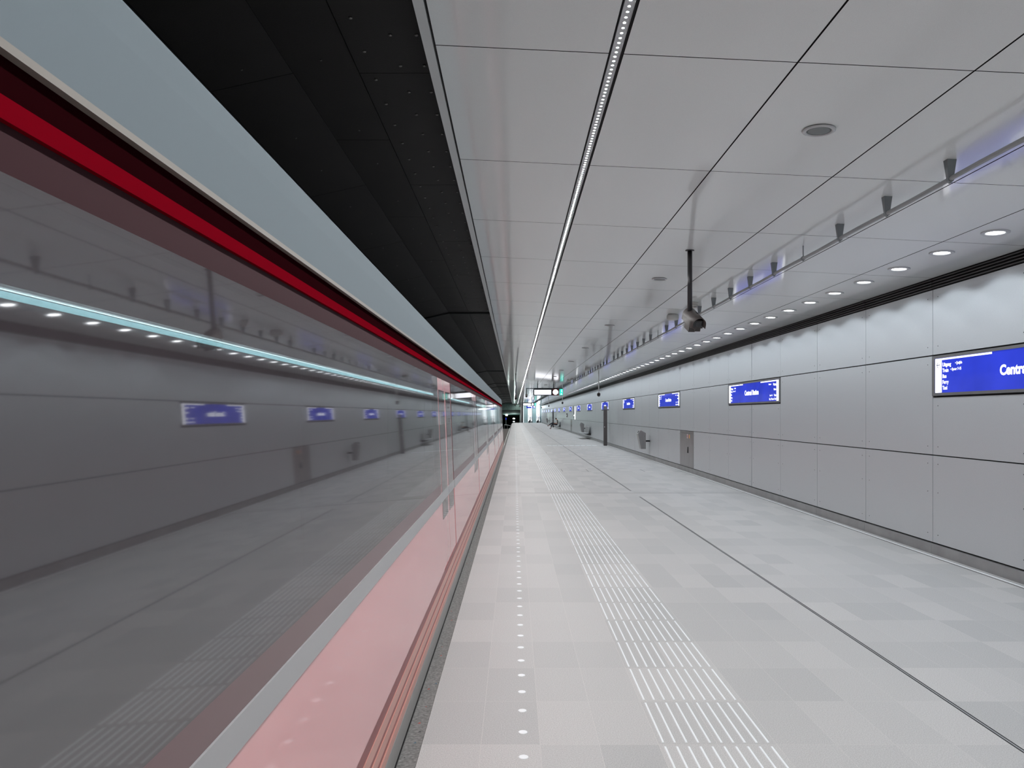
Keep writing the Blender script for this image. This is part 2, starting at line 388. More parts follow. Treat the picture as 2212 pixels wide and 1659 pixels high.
mb.box(1.1, 1.3, YF, YF + 50, -4.5, 2.7); mb.box(-4.3, 1.3, YF + 50, YF + 50.3, -4.5, 3)
struct(mb.build('wall_tunnel', M['tunnel']), 'dark sloping tunnel beyond the platform end')
tl = bpy.data.lights.new('tunnel_lamp', 'POINT'); tl.energy = 220; tl.color = (.8, 1, .95); tl.shadow_soft_size = .15
for i, (px, py, d, ww) in enumerate(((1094.5, 897.4, 168, .2), (1110, 904.2, 166, .2), (1110, 910.5, 166, .18))):
    x, y, z = onpx(px, py, d); r = empty('tunnel_light', (x, y, z), ['white tunnel lamp above the blue tunnel sign', 'upper white tunnel lamp beside the platform end', 'lower bluish reflection, built as a glowing box, beside the platform end'][i], 'light', 'tunnel lights')
    mb = MB(); mb.box(-ww - .04, ww + .04, .02, .10, -.12, .12); mb.build('housing', M['disp_frame'], r)
    mb = MB(); mb.box(-ww, ww, -.02, .03, -.09, .09); mb.build('lens', mat('tunnel_lamp', (1, 1, 1), .4, emit=(.75, 1, .95) if i < 2 else (.45, .75, .95), es=9 if i < 2 else 2), r)  # last lens is a dim glow standing in for a bluish reflection
    if i < 2: lo = bpy.data.objects.new('tunnel_lamp', tl); C.objects.link(lo); lo.parent = r; lo.location = (0, -.3, 0)
x, y, z = onpx(1093, 904.3, 167)
r = empty('tunnel_sign', (x, y, z), 'small blue sign in the dark tunnel under a lamp', 'sign')
mb = MB(); mb.box(-.09, .09, 0, .03, -.22, .22); mb.build('panel', M['sign_blue'], r)
mb = MB(); mb.box(-.03, .03, .03, .06, -1.6, .3); mb.build('pole', M['alu'], r)
mb = MB(); a = onpx(1089.5, 917.3, 140); b = onpx(1096, 918, 142); c = onpx(1106, 920.8, 143)
mb.tube([a, b, c], .05, 8)
for p in (a, b, c): mb.tube([(p[0], p[1], p[2]), (p[0], p[1], -1.2)], .03, 6)
tag(mb.build('guard_rail', M['fascia']), 'white tubular guard rail at the tunnel mouth', 'railing')

# ------------------------------------------------------------------ tactile markings
r = empty('tactile_stud_row', (0.044, 3.237, 0), 'row of round white tactile studs along the platform edge', 'tactile paving')
far = MB()
for i in range(475):
    y = 3.237 + 0.3 * i
    t = MB() if i < 100 else far
    t.lathe([(0.0256, 0.0), (0.0245, 0.002), (0.02, 0.0032)], (0, y - 3.237, 0), 20 if i < 20 else 10)
    if i < 100: t.build('stud', M['stud'], r)
tag(far.build('stud', M['stud'], r), kind='stuff')
r = empty('tactile_guide_strip', (1.06, 4.0, 0), 'guiding strip of ten white ribs along the platform', 'tactile paving')
far = MB(); cnt = 0; y = 3.382
while y < YF - 3:
    if not abs(y + .3 - 16.64) < .35:
        for j in range(10):
            x = 0.783 + 0.0617 * j - 1.06
            t = MB() if cnt < 100 else far
            t.hexa([(x - .0065, y + .024 - 4, 0), (x + .0065, y + .024 - 4, 0), (x + .0065, y + .576 - 4, 0), (x - .0065, y + .576 - 4, 0),
                    (x - .0045, y + .027 - 4, .003), (x + .0045, y + .027 - 4, .003), (x + .0045, y + .573 - 4, .003), (x - .0045, y + .573 - 4, .003)])
            if cnt < 100: t.build('rib', M['stud'], r)
            cnt += 1
    y += 0.6
tag(far.build('rib', M['stud'], r), kind='stuff')
for i, d in enumerate((41.5, 100.0)):
    mb = MB()
    for j in range(9):
        x = 1.72 + 0.3105 * j
        for q in range(8): mb.box(x + .025, x + .285, d - .24 + q * .0617, d - .24 + q * .0617 + .046, 0, .003)
    tag(mb.build('tactile_cross_strip', M['stud']), ['white dashed tactile strip across the platform to the nearer brown post', 'white dashed tactile strip across the platform to the farther brown post'][i], 'tactile paving', 'tactile cross strips')

# ------------------------------------------------------------------ ceiling line of diodes
r = empty('line_light', (0.5345, 0, zc(0.5345)), 'long narrow ceiling light line of small white diodes', 'light')
z5 = zc(.5345)
mb = MB(); mb.box(.5077 - .5345, .5591 - .5345, YN, YF, 0.0, .008); mb.box(.5077 - .5345, .5105 - .5345, YN, YF, -.004, 0); mb.box(.5563 - .5345, .5591 - .5345, YN, YF, -.004, 0)
mb.build('channel', M['alu'], r)
far = MB(); n = 0; y = YN + .5; yl = []
while y < YF - .2: yl.append(y); y += .0502
vis = [q for q in yl if q > 3.4]; near = set(vis[:100])
for y in yl:
    t = MB() if y in near else far
    q = 10 if y < 12 else 5
    t.lathe([(.0066, .0), (.0066, -.0022), (.0059, -.0026)], (0, y, 0), q, 0, capend=False)
    t.quad([(.0058 * math.cos(2 * PI * i / q), y + .0058 * math.sin(2 * PI * i / q), -.0024) for i in range(q)], 1)
    if y in near: t.build('diode', [M['alu'], M['led']], r)
tag(far.build('diode', [M['alu'], M['led']], r), kind='stuff')

# ------------------------------------------------------------------ downlights
def make_downlight():
    r = empty('downlight', (0, 0, 0), 'x', 'light', 'downlights along the wall')
    mb = MB(); mb.lathe([(.122, .006), (.122, -.010), (.118, -.013), (.085, -.012), (.078, -.004), (.078, .006)], (0, 0, 0), 28, capend=False)
    o = mb.build('trim_ring', M['ring'], r, True)
    mb = MB(); mb.lathe([(.079, -.004), (.06, -.008), (.001, -.010)], (0, 0, 0), 24); mb.build('lamp_lens', M['lamp'], r, True)
    return r
ld = bpy.data.lights.new('downlight_beam', 'SPOT'); ld.energy = SPOT_W; ld.spot_size = math.radians(128); ld.spot_blend = 0.22
ld.shadow_soft_size = 0.055; ld.color = (0.84, 0.93, 1.0)
XD = 4.539; tilt = math.atan(0.0478); proto = make_downlight()
lo = bpy.data.objects.new('downlight_beam', ld); C.objects.link(lo); lo.parent = proto; lo.location = (0, 0, -.03); lo.rotation_euler = (0, math.radians(-14), 0)
nd = int((YF - 1 - 0.87) / 0.9)
for i in range(nd):
    y = 0.87 + 0.9 * i; o = proto if i == 0 else copy_tree(proto)
    o.location = (XD, y, zc(XD)); o.rotation_euler = (0, tilt, 0)
    v = i - 7
    if v < 0: o['label'] = 'round white downlight beside the wall louvre, nearer than the frame shows'
    elif v < 20: o['label'] = 'round lit downlight beside the wall louvre, %s in view from the near end' % ORD[v]
    else: o['label'] = 'small distant lit downlight beside the wall louvre, beyond the twentieth'

# ------------------------------------------------------------------ ceiling speakers
def make_speaker():
    r = empty('ceiling_speaker', (0, 0, 0), 'x', 'speaker', 'ceiling speakers')
    mb = MB(); mb.lathe([(.092, .0), (.092, -.006)], (0, 0, 0), 32, 1); mb.lathe([(.102, -.005), (.102, -.010), (.09, -.016), (.078, -.013), (.076, -.008)], (0, 0, 0), 36, 0, capend=False)
    mb.build('trim_ring', [M['ring'], M['dark']], r, True)
    mb = MB(); mb.lathe([(.0775, -.008), (.06, -.0105), (.001, -.012)], (0, 0, 0), 28); mb.build('mesh_cover', M['grille'], r, True)
    return r
proto = make_speaker()
for i in range(26):
    o = proto if i == 0 else copy_tree(proto); x = 1.968
    o.location = (x, 4.912 + 5.42 * i, zc(x)); o.rotation_euler = (0, tilt, 0)
    o['label'] = 'round grey ceiling speaker, %s from the near end' % ORD[i] if i < 5 else 'tiny distant round ceiling speaker beyond the fifth'

# ------------------------------------------------------------------ pipe below the ceiling
XP = 3.064
r = empty('hanging_pipe', (XP, 0, zc(XP)), 'grey pipe hung below the ceiling on tapered brackets', 'pipe')
mb = MB(); pts = []; y = YN + .5
while y < YF - 1: pts.append((0, y, -.135 - .004 * math.sin(y * 3.47))); y += .3
mb.tube(pts, .017, 10); mb.build('pipe', M['pipe'], r, True)
far = MB(); n = 0
for i in range(-6, 158):
    y = 5.345 + 0.907 * i
    if y > YF - 2: break
    thin = i % 9 == 3
    near = i >= 0 and n < 100
    t = MB() if near else far
    if thin: t.tube([(0, y, 0.002), (0, y, -.12)], .006, 8)
    else:
        t.hexa([(-.022, y - .012, -.122), (.022, y - .012, -.122), (.022, y + .012, -.122), (-.022, y + .012, -.122),
                (-.033, y - .026, .001), (.033, y - .026, .001), (.033, y + .026, .001), (-.033, y + .026, .001)])
    t.lathe([(.021, -.016), (.024, -.012), (.024, .012), (.021, .016)], (0, y, -.135), 12, 0, 'y')
    t.box(-.004, .004, y - .012, y + .012, -.165, -.15)
    if near:
        n += 1; ob = t.build('rod' if thin else 'bracket', M['bracket'], r)
tag(far.build('bracket', M['bracket'], r), kind='stuff')

# detectors and antennas by the pipe
def detector(x, y, label):
    r = empty('smoke_detector', (x, y, zc(x)), label, 'detector', 'smoke detectors')
    mb = MB(); mb.lathe([(.062, .002), (.062, -.035), (.06, -.04)], (0, 0, 0), 24); mb.build('base', M['plastic'], r, True)
    mb = MB(); mb.lathe([(.048, -.04), (.048, -.062), (.04, -.072)], (0, 0, 0), 24); mb.lathe([(.03, -.08), (.045, -.088), (.03, -.1)], (0, 0, 0), 24)
    for q in range(6):
        a = q * PI / 3; mb.tube([(.037 * math.cos(a), .037 * math.sin(a), -.07), (.037 * math.cos(a), .037 * math.sin(a), -.09)], .004, 6)
    mb.build('sensor_head', M['plastic'], r, True)
def antenna(x, y, label):
    r = empty('wireless_antenna', (x, y, zc(x)), label, 'antenna', 'wireless antennas')
    mb = MB(); mb.lathe([(.088, .002), (.108, -.03), (.108, -.075), (.098, -.098), (.06, -.108)], (0, 0, 0), 28); mb.build('cover', M['plastic'], r, True)
    mb = MB(); mb.lathe([(.07, .004), (.07, -.004)], (0, 0, 0), 20); mb.build('mount', M['alu'], r)
detector(2.89, 12.2, 'white double ring smoke detector behind the pole camera'); antenna(2.85, 13.7, 'rounded off white antenna box just beyond the pole camera')
detector(2.87, 38.4, 'small distant smoke detector above the hanging display'); antenna(2.86, 29.8, 'rounded antenna box halfway to the hanging display'); antenna(2.86, 40.2, 'farthest rounded antenna box near the hanging display')

# ------------------------------------------------------------------ pole camera
def bar(mb, p, q, wd, ht, mi=0):
    p, q = Vector(p), Vector(q); t = (q - p).normalized(); s = t.cross(Vector((0, 0, 1))).normalized(); u = s.cross(t)
    P = [p + s * a * wd / 2 + u * b * ht / 2 for a, b in ((-1, -1), (1, -1), (1, 1), (-1, 1))]; Q = [v + (q - p) for v in P]
    mb.hexa([P[0], P[1], Q[1], Q[0], P[3], P[2], Q[2], Q[3]], mi)
x0, y0 = 1.968, 8.534
r = empty('security_camera', (x0, y0, zc(x0)), 'dark grey hooded security camera on a long ceiling pole', 'camera')
mb = MB(); mb.lathe([(.027, .0), (.027, -.685)], (0, 0, 0), 20); mb.build('pole', M['pole'], r, True)
mb = MB(); mb.lathe([(.05, .004), (.05, -.006), (.03, -.010)], (0, 0, 0), 24); mb.build('flange', M['pole'], r, True)
# housing: barrel hood along a local axis pointing to the front, low and to the right
ax = Vector((0.13, -0.86, -0.46)).normalized(); side = ax.cross(Vector((0, 0, 1))).normalized(); up = side.cross(ax).normalized()
cen = Vector((.012, .10, -.70))
def LP(a, s, u): return tuple(cen + ax * a + side * s + up * u)
mb = MB(); seg = 14; prof = [(math.cos(PI * i / seg), math.sin(PI * i / seg)) for i in range(seg + 1)]
rings = []
for a, rr, drop in ((-.02, .062, .05), (.0, .076, .06), (.24, .076, .06), (.35, .076, .045)):
    ring = [LP(a, c * rr, s * rr) for c, s in prof]; ring = [LP(a, rr, -drop)] + ring + [LP(a, -rr, -drop)]
    rings.append(ring)
inner = []
for a, rr, drop in ((.35, .071, .045), (.0, .071, .06)):
    ring = [LP(a, c * rr, s * rr) for c, s in prof]; inner.append([LP(a, rr, -drop)] + ring + [LP(a, -rr, -drop)])
allr = rings + inner; k = len(rings[0]); n = len(mb.v)
for rg in allr: mb.v += rg
for q in range(len(allr) - 1):
    for i in range(k - 1):
        mb.f.append((n + q * k + i, n + q * k + i + 1, n + (q + 1) * k + i + 1, n + (q + 1) * k + i)); mb.m.append(0)
mb.f.append(tuple(n + i for i in range(k))); mb.m.append(0)
hood = mb.build('hood', M['cctv'], r, True)
mb = MB(); bar(mb, LP(-.01, 0, -.018), LP(.29, 0, -.018), .136, .092); mb.build('camera_body', M['cctv'], r)
mb = MB(); bar(mb, LP(.29, 0, -.014), LP(.294, 0, -.014), .118, .068)
win = mb.build('front_window', M['lens'], r)
mb = MB(); v = [LP(.296, .028 * math.cos(2 * PI * i / 20), -.012 + .028 * math.sin(2 * PI * i / 20)) for i in range(20)]; mb.quad(v); mb.build('lens', mat('lens_ring', (.05, .05, .055), .15, .3), win)
mb = MB(); bar(mb, LP(.14, -.03, -.09), LP(.26, -.03, -.09), .06, .045); bar(mb, LP(.02, 0, -.125), LP(.17, 0, -.125), .075, .06)
mb.tube([(0, .03, -.68), (0, .08, -.76), (0, .10, -.81), tuple(LP(.05, 0, -.13))], .026, 10); mb.build('mounting_arm', M['cctv'], r)
mb = MB(); bar(mb, LP(.14, -.02, .075), LP(.19, -.02, .075), .014, .006); mb.build('hood_slot', M['blackp'], r)

# ------------------------------------------------------------------ hanging dome cameras and bar cameras
def dome(y, label):
    x = 3.45; r = empty('dome_camera', (x, y, zc(x)), label, 'camera', 'dome cameras')
    mb = MB(); mb.tube([(0, 0, .002), (0, 0, -.92)], .022, 10); mb.build('rod', M['fascia'], r)
    mb = MB(); mb.lathe([(.026, -.895), (.060, -.92), (.072, -.965)], (0, 0, 0), 18); mb.build('cap', M['cctv'], r, True)
    mb = MB(); mb.lathe([(.068, -.965), (.066, -1.01), (.048, -1.045), (.015, -1.06)], (0, 0, 0), 18); mb.build('dome', M['lens'], r, True)
for i, y in enumerate((31.2, 54.9, 77.0, 98.0)): dome(y, 'black dome camera on a white ceiling rod, %s from the near end' % ORD[i])
def barcam(x, y, ztop, zcam, label):
    r = empty('pole_camera', (x, y, ztop), label, 'camera', 'small pole cameras')
    mb = MB(); mb.tube([(0, 0, .002), (0, 0, zcam - ztop)], .03, 10); mb.build('pole', M['pole'], r)
    mb = MB(); mb.box(-.06, .06, -.2, .14, zcam - ztop - .12, zcam - ztop); mb.lathe([(.045, -.22), (.045, -.2)], (0, 0, zcam - ztop - .06), 12, 0, 'y'); mb.build('camera_body', M['cctv'], r)
    mb = MB(); mb.lathe([(.07, 0), (.06, -.05), (.02, -.08)], (0, 0, zcam - ztop - .12), 14); mb.build('dome', M['lens'], r, True)
barcam(.05, 36.4, zc(.05), 2.62, 'dark pole camera hanging left of the nearer display')
barcam(.05, 86.0, zc(.05), 2.86, 'small dark pole camera hanging left of the farther display')

# ------------------------------------------------------------------ hanging displays
def display(y, s, label):
    x0 = 1.155; r = empty('hanging_display', (x0, y, 0), label, 'display', 'hanging departure displays')
    zt, zbm = 3.285, 2.875
    mb = MB(); mb.box(-.46, 1.80, -.05, .05, zt - .0, zt + .05); mb.build('support_bar', M['disp_frame'], r)
    mb = MB(); mb.box(0, 1.16, -.09, .09, zbm, zt)
    bd = mb.build('cabinet', M['disp_frame'], r)
    mb = MB(); mb.box(.06, 1.09, -.096, -.088, zbm + .05, zt - .07); mb.build('screen', M['screen'], bd)
    mb = MB(); mb.box(1.16, 1.56, -.09, .09, zbm, zt); ck = mb.build('clock_case', M['clock_red'], r)
    mb = MB(); mb.lathe([(.165, -.100), (.165, -.09)], (1.36, 0, (zbm + zt) / 2), 28, 0, 'y'); mb.build('clock_face', M['screen'], ck)
    mb = MB(); mb.lathe([(.025, -.106), (.025, -.10)], (1.36, 0, (zbm + zt) / 2), 12, 0, 'y'); mb.box(1.353, 1.367, -.104, -.100, (zbm + zt) / 2, (zbm + zt) / 2 + .06)
    mb.build('clock_hand', M['blackp'], ck)
    for q in (.26, 1.235):
        mb = MB(); mb.box(q - .025, q + .025, -.025, .025, zt + .05, zc(x0 + q) + .004); mb.build('hanger', M['disp_frame'], r)
    mb = MB(); mb.box(1.615, 1.83, -.06, .06, zbm, zt); ex = mb.build('exit_sign', M['disp_frame'], r)
    mb = MB(); mb.box(1.625, 1.82, -.068, -.06, zbm + .015, zt - .01); mb.build('exit_panel', M['exit_green'], ex)
    mb = MB(); cx = 1.722                                  # running figure over an upward arrow, as white shapes
    mb.lathe([(.022, -.074), (.022, -.069)], (cx + .02, 0, zt - .06), 12, 0, 'y')
    mb.prism([(cx - .02, zt - .19), (cx + .01, zt - .1), (cx + .05, zt - .09), (cx + .03, zt - .15), (cx + .06, zt - .2), (cx + .03, zt - .21), (cx, zt - .16)], -.074, -.069)
    mb.prism([(cx - .055, zbm + .05), (cx + .055, zbm + .05), (cx + .055, zbm + .08), (cx + .02, zbm + .08), (cx + .02, zbm + .14), (cx - .02, zbm + .14), (cx - .02, zbm + .08), (cx - .055, zbm + .08)], -.074, -.069)
    mb.build('pictogram', M['sign_white'], ex)
    barcam(x0 - .43, y, zt, 2.95, 'small camera hanging from the left end of the %s display bar' % s)
display(47.0, 'nearer', 'nearer hanging departure display with white screen, clock and green exit sign')
display(107.0, 'farther', 'farther hanging departure display in front of the escalators')
r = empty('direction_sign', (2.0, 130, 2.70), 'blue and white hanging direction sign below the farther display', 'sign')
mb = MB(); mb.box(0, 1.5, -.05, .05, 0, .4); mb.build('panel', M['sign_blue'], r)
mb = MB(); mb.box(.2, .85, -.056, -.05, .24, .38); mb.box(.85, 1.0, -.056, -.05, .02, .38); mb.box(1.18, 1.46, -.056, -.05, .1, .36); mb.build('white_field', M['sign_white'], r)
for q in (.2, 1.3):
    mb = MB(); mb.box(q - .02, q + .02, -.02, .02, .4, zc(2 + q) - 2.70 + .003); mb.build('hanger', M['disp_frame'], r)

# ------------------------------------------------------------------ station name signs
def make_sign():
    r = empty('station_sign', (XW, 0, 0), 'x', 'sign', 'blue station name signs')
    z0, z1, Ls = 1.957, 2.447, 3.6
    F = -.014
    mb = MB()
    mb.box(F, .018, 0.004, .062, z0, z1); mb.box(F, .018, Ls - .062, Ls - .004, z0, z1); mb.box(F, .018, .062, Ls - .062, z0, z0 + .034); mb.box(F, .018, .062, Ls - .062, z1 - .034, z1)
    mb.box(.0, .018, .004, Ls - .004, z0, z1)
    mb.build('frame', M['sign_frame'], r)
    mb = MB(); mb.box(-.006, 0.002, .06, Ls - .06, z0 + .032, z1 - .032); face = mb.build('panel', M['sign_blue'], r)
    T = lambda u, v: (-.0075, Ls - u, z0 + v)
    for u in (((.068, .036), (.21, .036), (.21, .430), (1.18, .430), (1.18, .452), (.068, .452)), ((3.39, .036), (3.532, .036), (3.532, .452), (2.42, .452), (2.42, .430), (3.39, .430))):
        mb = MB(); mb.quad([T(*q) for q in u]); mb.build('white_border', M['sign_white'], face, recalc=False)
    mb = MB()
    put_text(mb, 'Centraal Station', .148, lambda a, b: T(1.8 + a, .195 + b), 'CENTER', .006, 0, 1.0)
    for i, (t, s) in enumerate((('Uitgang', ' • IJ-zijde'), ('Trein', ' • Spoor 7-15'), ('Bus', ''), ('Ferry', ''), ('Taxi', ''))):
        v = .352 - i * .070
        put_text(mb, t, .062, lambda a, b: T(.225 + a, v + b), 'LEFT', .002, 0, .95)
        wd = {0: .265, 1: .17}.get(i, 0)
        if s: put_text(mb, s.strip(), .044, lambda a, b: T(.225 + wd + a, v + .012 + b), 'LEFT', .0015, 0, .95)
    for t, s, du, v in (('Uitgang', .060, 0, .352), ('Centrum •', .040, .28, .366), ('Metro', .056, 0, .252), ('Trein', .060, 0, .132), ('Spoor 1-2 •', .040, .20, .140), ('Bus, Tram en Taxi', .058, 0, .060)):
        put_text(mb, t, s, lambda a, b: T(3.372 - du + a, v + b), 'RIGHT', .002, 0, .95)
    mb.build('lettering', M['sign_white'], face, recalc=False)
    mb = MB()
    for u0, sg in ((.138, -1), (3.462, 1)):
        T2 = lambda u, v: (-.0085, Ls - u, z0 + v)
        def st(a, b):
            d = Vector((b[0] - a[0], b[1] - a[1])); nn = Vector((-d.y, d.x)).normalized() * .004
            mb.quad([T2(a[0] + nn.x, a[1] + nn.y), T2(b[0] + nn.x, b[1] + nn.y), T2(b[0] - nn.x, b[1] - nn.y), T2(a[0] - nn.x, a[1] - nn.y)])
        tip = (u0 + sg * .038, .372); st((u0 - sg * .038, .372), tip); st((u0 + sg * .004, .406), tip); st((u0 + sg * .004, .338), tip)
    mb.build('arrow', M['arrow'], face, recalc=False)
    return r
proto = make_sign()
for i, y in enumerate(SIGNS):
    o = proto if i == 0 else copy_tree(proto); o.location = (XW, y, 0)
    o['label'] = ('largest blue station name sign, cut by the frame edge', 'blue station name sign, second along the wall', 'blue station name sign above the steel cabinet', 'blue station name sign, fourth along the wall, before the brown post', 'blue station name sign partly behind the nearer brown post')[i] if i < 5 else 'blue station name sign, %s along the wall, beyond the nearer post' % ORD[i]

# ------------------------------------------------------------------ wall cabinets
for k, i in CABS.items():
    y0 = JY + 1.8 * k
    r = empty('hose_cabinet', (XW, y0, Z0), ['steel cabinet flush in the wall with black handle and stickers', 'distant steel cabinet flush in the wall beyond the bench', 'farthest steel cabinet in the wall behind the seated person'][i], 'cabinet', 'wall cabinets')
    mb = MB(); H = Z1 - .007 - Z0
    mb.box(.004, .02, .004, 1.796, 0, H); mb.box(-.004, .006, .004, .05, 0, H); mb.box(-.004, .006, 1.75, 1.796, 0, H); mb.box(-.004, .006, .05, 1.75, 0, .03); mb.box(-.004, .006, .05, 1.75, H - .06, H)
    mb.build('frame', M['steel'], r)
    for j, (a, b) in enumerate(((.055, .60), (.606, 1.745))):
        mb = MB(); mb.box(-.006, .006, a, b, .035, H - .065); dr = mb.build('door', M['steel'], r)
        if j == 1:
            mb = MB(); mb.prism([(.64, .42), (.76, .42), (.70, .60), (.66, .60)], -.02, -.006, 0, 'x'); mb.build('handle', M['blackp'], dr)
            mb = MB(); mb.prism([(.70, .86), (.83, .86), (.83, .98), (.70, .98)], -.0075, -.006, 0, 'x'); st = mb.build('sticker', M['sticker_w'], dr)
            mb = MB(); mb.prism([(.72, .87), (.77, .87), (.74, .97), (.71, .97)], -.0085, -.0075, 0, 'x'); mb.prism([(.78, .90), (.82, .90), (.82, .94), (.79, .97)], -.0085, -.0075, 0, 'x'); mb.build('warning_sticker', M['sticker_r'], dr)
        else:
            mb = MB(); mb.prism([(.45, .86), (.57, .86), (.57, .97), (.45, .97)], -.0075, -.006, 0, 'x'); mb.build('sticker', M['sticker_y'], dr)
r = empty('call_point', (XW, 75.0, 1.41), 'narrow dark call point with white centre on the wall', 'call point')
mb = MB(); mb.box(-.08, 0, -.15, .15, 0, .38); hs = mb.build('housing', M['post'], r)
mb = MB(); mb.box(-.088, -.08, -.11, .11, .13, .24); mb.build('panel', M['sign_white'], hs)
r = empty('display_case', (XW, 65.22, Z1), 'tall narrow dark glass case with a white strip in the wall', 'display case')
mb = MB(); mb.box(-.06, -.006, .02, .85, .03, 1.2); mb.build('case', M['teal'], r)
mb = MB(); mb.box(-.066, -.06, .06, .80, .06, 1.16); mb.build('glass', M['lens'], r)
mb = MB(); mb.box(-.062, -.006, -.25, .0, .03, 1.15); mb.build('white_panel', M['sign_white'], r)

# ------------------------------------------------------------------ litter bins
def make_bin():
    r = empty('litter_bin', (0, 0, 0), 'x', 'bin', 'wall litter bins')
    poly = [(-.18, 0), (0, 0), (0, .604), (-.2, .716), (-.298, .582)]
    mb = MB(); mb.prism(poly, 0, .38); b = mb.build('body', M['steel'], r)
    mb = MB(); mb.prism([(-.205, .722), (-.200, .714), (0.004, .601), (.006, .609)], -.006, .386); mb.build('lid', M['alu'], b)
    mb = MB()
    e = Vector((-.098, -.134)).normalized(); nrm = Vector((-.134, .098)).normalized() * .006
    P = lambda t: (-.2 + e.x * t, .716 + e.y * t)
    a, c = P(.0), P(.166)
    mb.prism([a, c, (c[0] + nrm.x, c[1] + nrm.y), (a[0] + nrm.x, a[1] + nrm.y)], -.004, .384); mb.build('chute_frame', M['alu'], b)
    n2 = nrm * 1.3; a, c = P(.03), P(.135); mb = MB()
    mb.prism([a, c, (c[0] + n2.x, c[1] + n2.y), (a[0] + n2.x, a[1] + n2.y)], .06, .32); mb.build('opening', M['blackp'], b)
    mb = MB(); mb.box(-.105, -.101, -.002, .0, 0, .60); mb.box(-.07, -.055, -.003, 0, .48, .49); mb.build('seam', M['dark'], b)
    mb = MB(); mb.box(0, .179, .12, .26, .27, .33); mb.lathe([(.03, 0), (.03, .12)], (.03, .02, .3), 10, 0, 'y'); mb.build('wall_bracket', M['blackp'], r)
    return r
proto = make_bin()
for i, y in enumerate((29.0, 54.8, 114.2)):
    o = proto if i == 0 else copy_tree(proto); o.location = (5.008, y, .393)
    o['label'] = ('grey wedge shaped litter bin alone on the wall before the brown post', 'grey wedge shaped litter bin at the empty bench', 'distant grey litter bin beyond the seated person')[i]

# ------------------------------------------------------------------ benches
def bench(y, label):
    r = empty('bench', (XW, y, 0), label, 'bench', 'wall benches'); n = 4; s = .72
    mb = MB(); mb.box(-.22, -.10, -.1, n * s + .06, .29, .40); mb.box(-.10, 0, .2, .36, .27, .42); mb.box(-.10, 0, n * s - .36, n * s - .2, .27, .42); mb.box(-.10, .0, -.1, .2, .29, .38)
    mb.build('beam', M['blackp'], r)
    for i in range(n):
        a, b = i * s + .03, (i + 1) * s - .03
        mb = MB()
        mb.hexa([(-.64, a, .415), (-.14, a, .395), (-.14, b, .395), (-.64, b, .415), (-.64, a, .435), (-.14, a, .415), (-.14, b, .415), (-.64, b, .435)])
        mb.tube([(-.64, a, .425), (-.64, b, .425)], .018, 8)
        for q in range(3): mb.tube([(-.63, a + .1 + q * .24, .40), (-.2, a + .1 + q * .24, .36)], .014, 6)
        mb.build('seat', M['alu'], r)
        mb = MB(); mb.hexa([(-.16, a, .42), (-.145, a, .42), (-.145, b, .42), (-.16, b, .42), (-.085, a, .82), (-.07, a, .82), (-.07, b, .82), (-.085, b, .82)])
        mb.tube([(-.085, a, .83), (-.085, b, .83)], .03, 8); mb.build('backrest', M['alu'], r)
    mb = MB(); mb.tube([(-.6, -.02, .41), (-.16, -.02, .40), (-.08, -.02, .83)], .016, 8); mb.build('arm_frame', M['alu'], r)
bench(51.8, 'empty metal wall bench with black beam beside a litter bin'); bench(86.0, 'metal wall bench with a person sitting on it')

# ------------------------------------------------------------------ info posts
for i, d in enumerate((41.5, 98.0)):
    r = empty('info_post', (4.95, d, 0), ['tall brown grey info post nearer the camera, at the dashed strip', 'tall brown grey info post farther away, behind the seated person'][i], 'post', 'info posts')
    mb = MB(); mb.box(-.097, .097, -.06, .06, .03, 1.98); bd = mb.build('column', M['post'], r)
    mb = MB(); mb.box(-.09, .09, -.055, .055, 0, .03); mb.build('foot', M['blackp'], r)
    mb = MB(); mb.box(-.097, .097, -.06, .06, 1.985, 2.16); mb.build('head', mat('post_head_grey', (.2, .19, .19), .4, .3), r)
    mb = MB(); mb.box(-.1, -.094, -.03, .03, .95, 1.5); mb.box(-.1, -.094, -.03, .03, 1.6, 1.9); mb.build('panel', M['lens'], bd)
    mb = MB(); mb.lathe([(.022, -.066), (.022, -.058)], (-.05, 0, 1.02), 12, 0, 'y'); mb.build('call_button', M['sticker_w'], bd)
    mb = MB(); mb.box(-.1, -.096, -.02, .02, 1.28, 1.4); mb.build('warning_label', M['sticker_r'], bd)

# ------------------------------------------------------------------ far end: escalators between glass pylons
k150 = 150.0
for i, (a, b) in enumerate(((1.80, 2.56), (3.45, 4.18), (5.03, 5.185))):
    mb = MB(); mb.box(a, b, k150 - 1.2, k150 + 3, 0, zc(b) - .003, 0)
    z = .4
    while z < 3.4: mb.box(a - .002, b + .002, k150 - 1.205, k150, z, z + .02, 1); z += .3
    for e in (a - .02, b): mb.box(e, e + .02, k150 - 1.22, k150, 0, zc(b) - .005, 1)
    struct(mb.build('wall_pylon', [M['teal'], M['disp_frame']]), 'pale teal glass pylon at the platform end')
mb = MB(); mb.box(1.12, 1.34, k150 - 1.4, k150 + 3, 0, zc(1.3) - .003); mb.lathe([(.16, 0), (.16, zc(1.5) - .004)], (1.50, k150 - .6, 0), 16)
struct(mb.build('wall_column', M['steel']), 'grey steel column beside the tunnel mouth')
for i, (a, b) in enumerate(((2.60, 3.40), (4.22, 4.98), (1.66, 1.77))):
    mb = MB(); mb.box(a, b, k150 + .6, k150 + .7, 0.0, 3.55, 0)
    struct(mb.build('window_%d' % (i + 1), M['glow']), 'brightly lit glass behind the escalator')
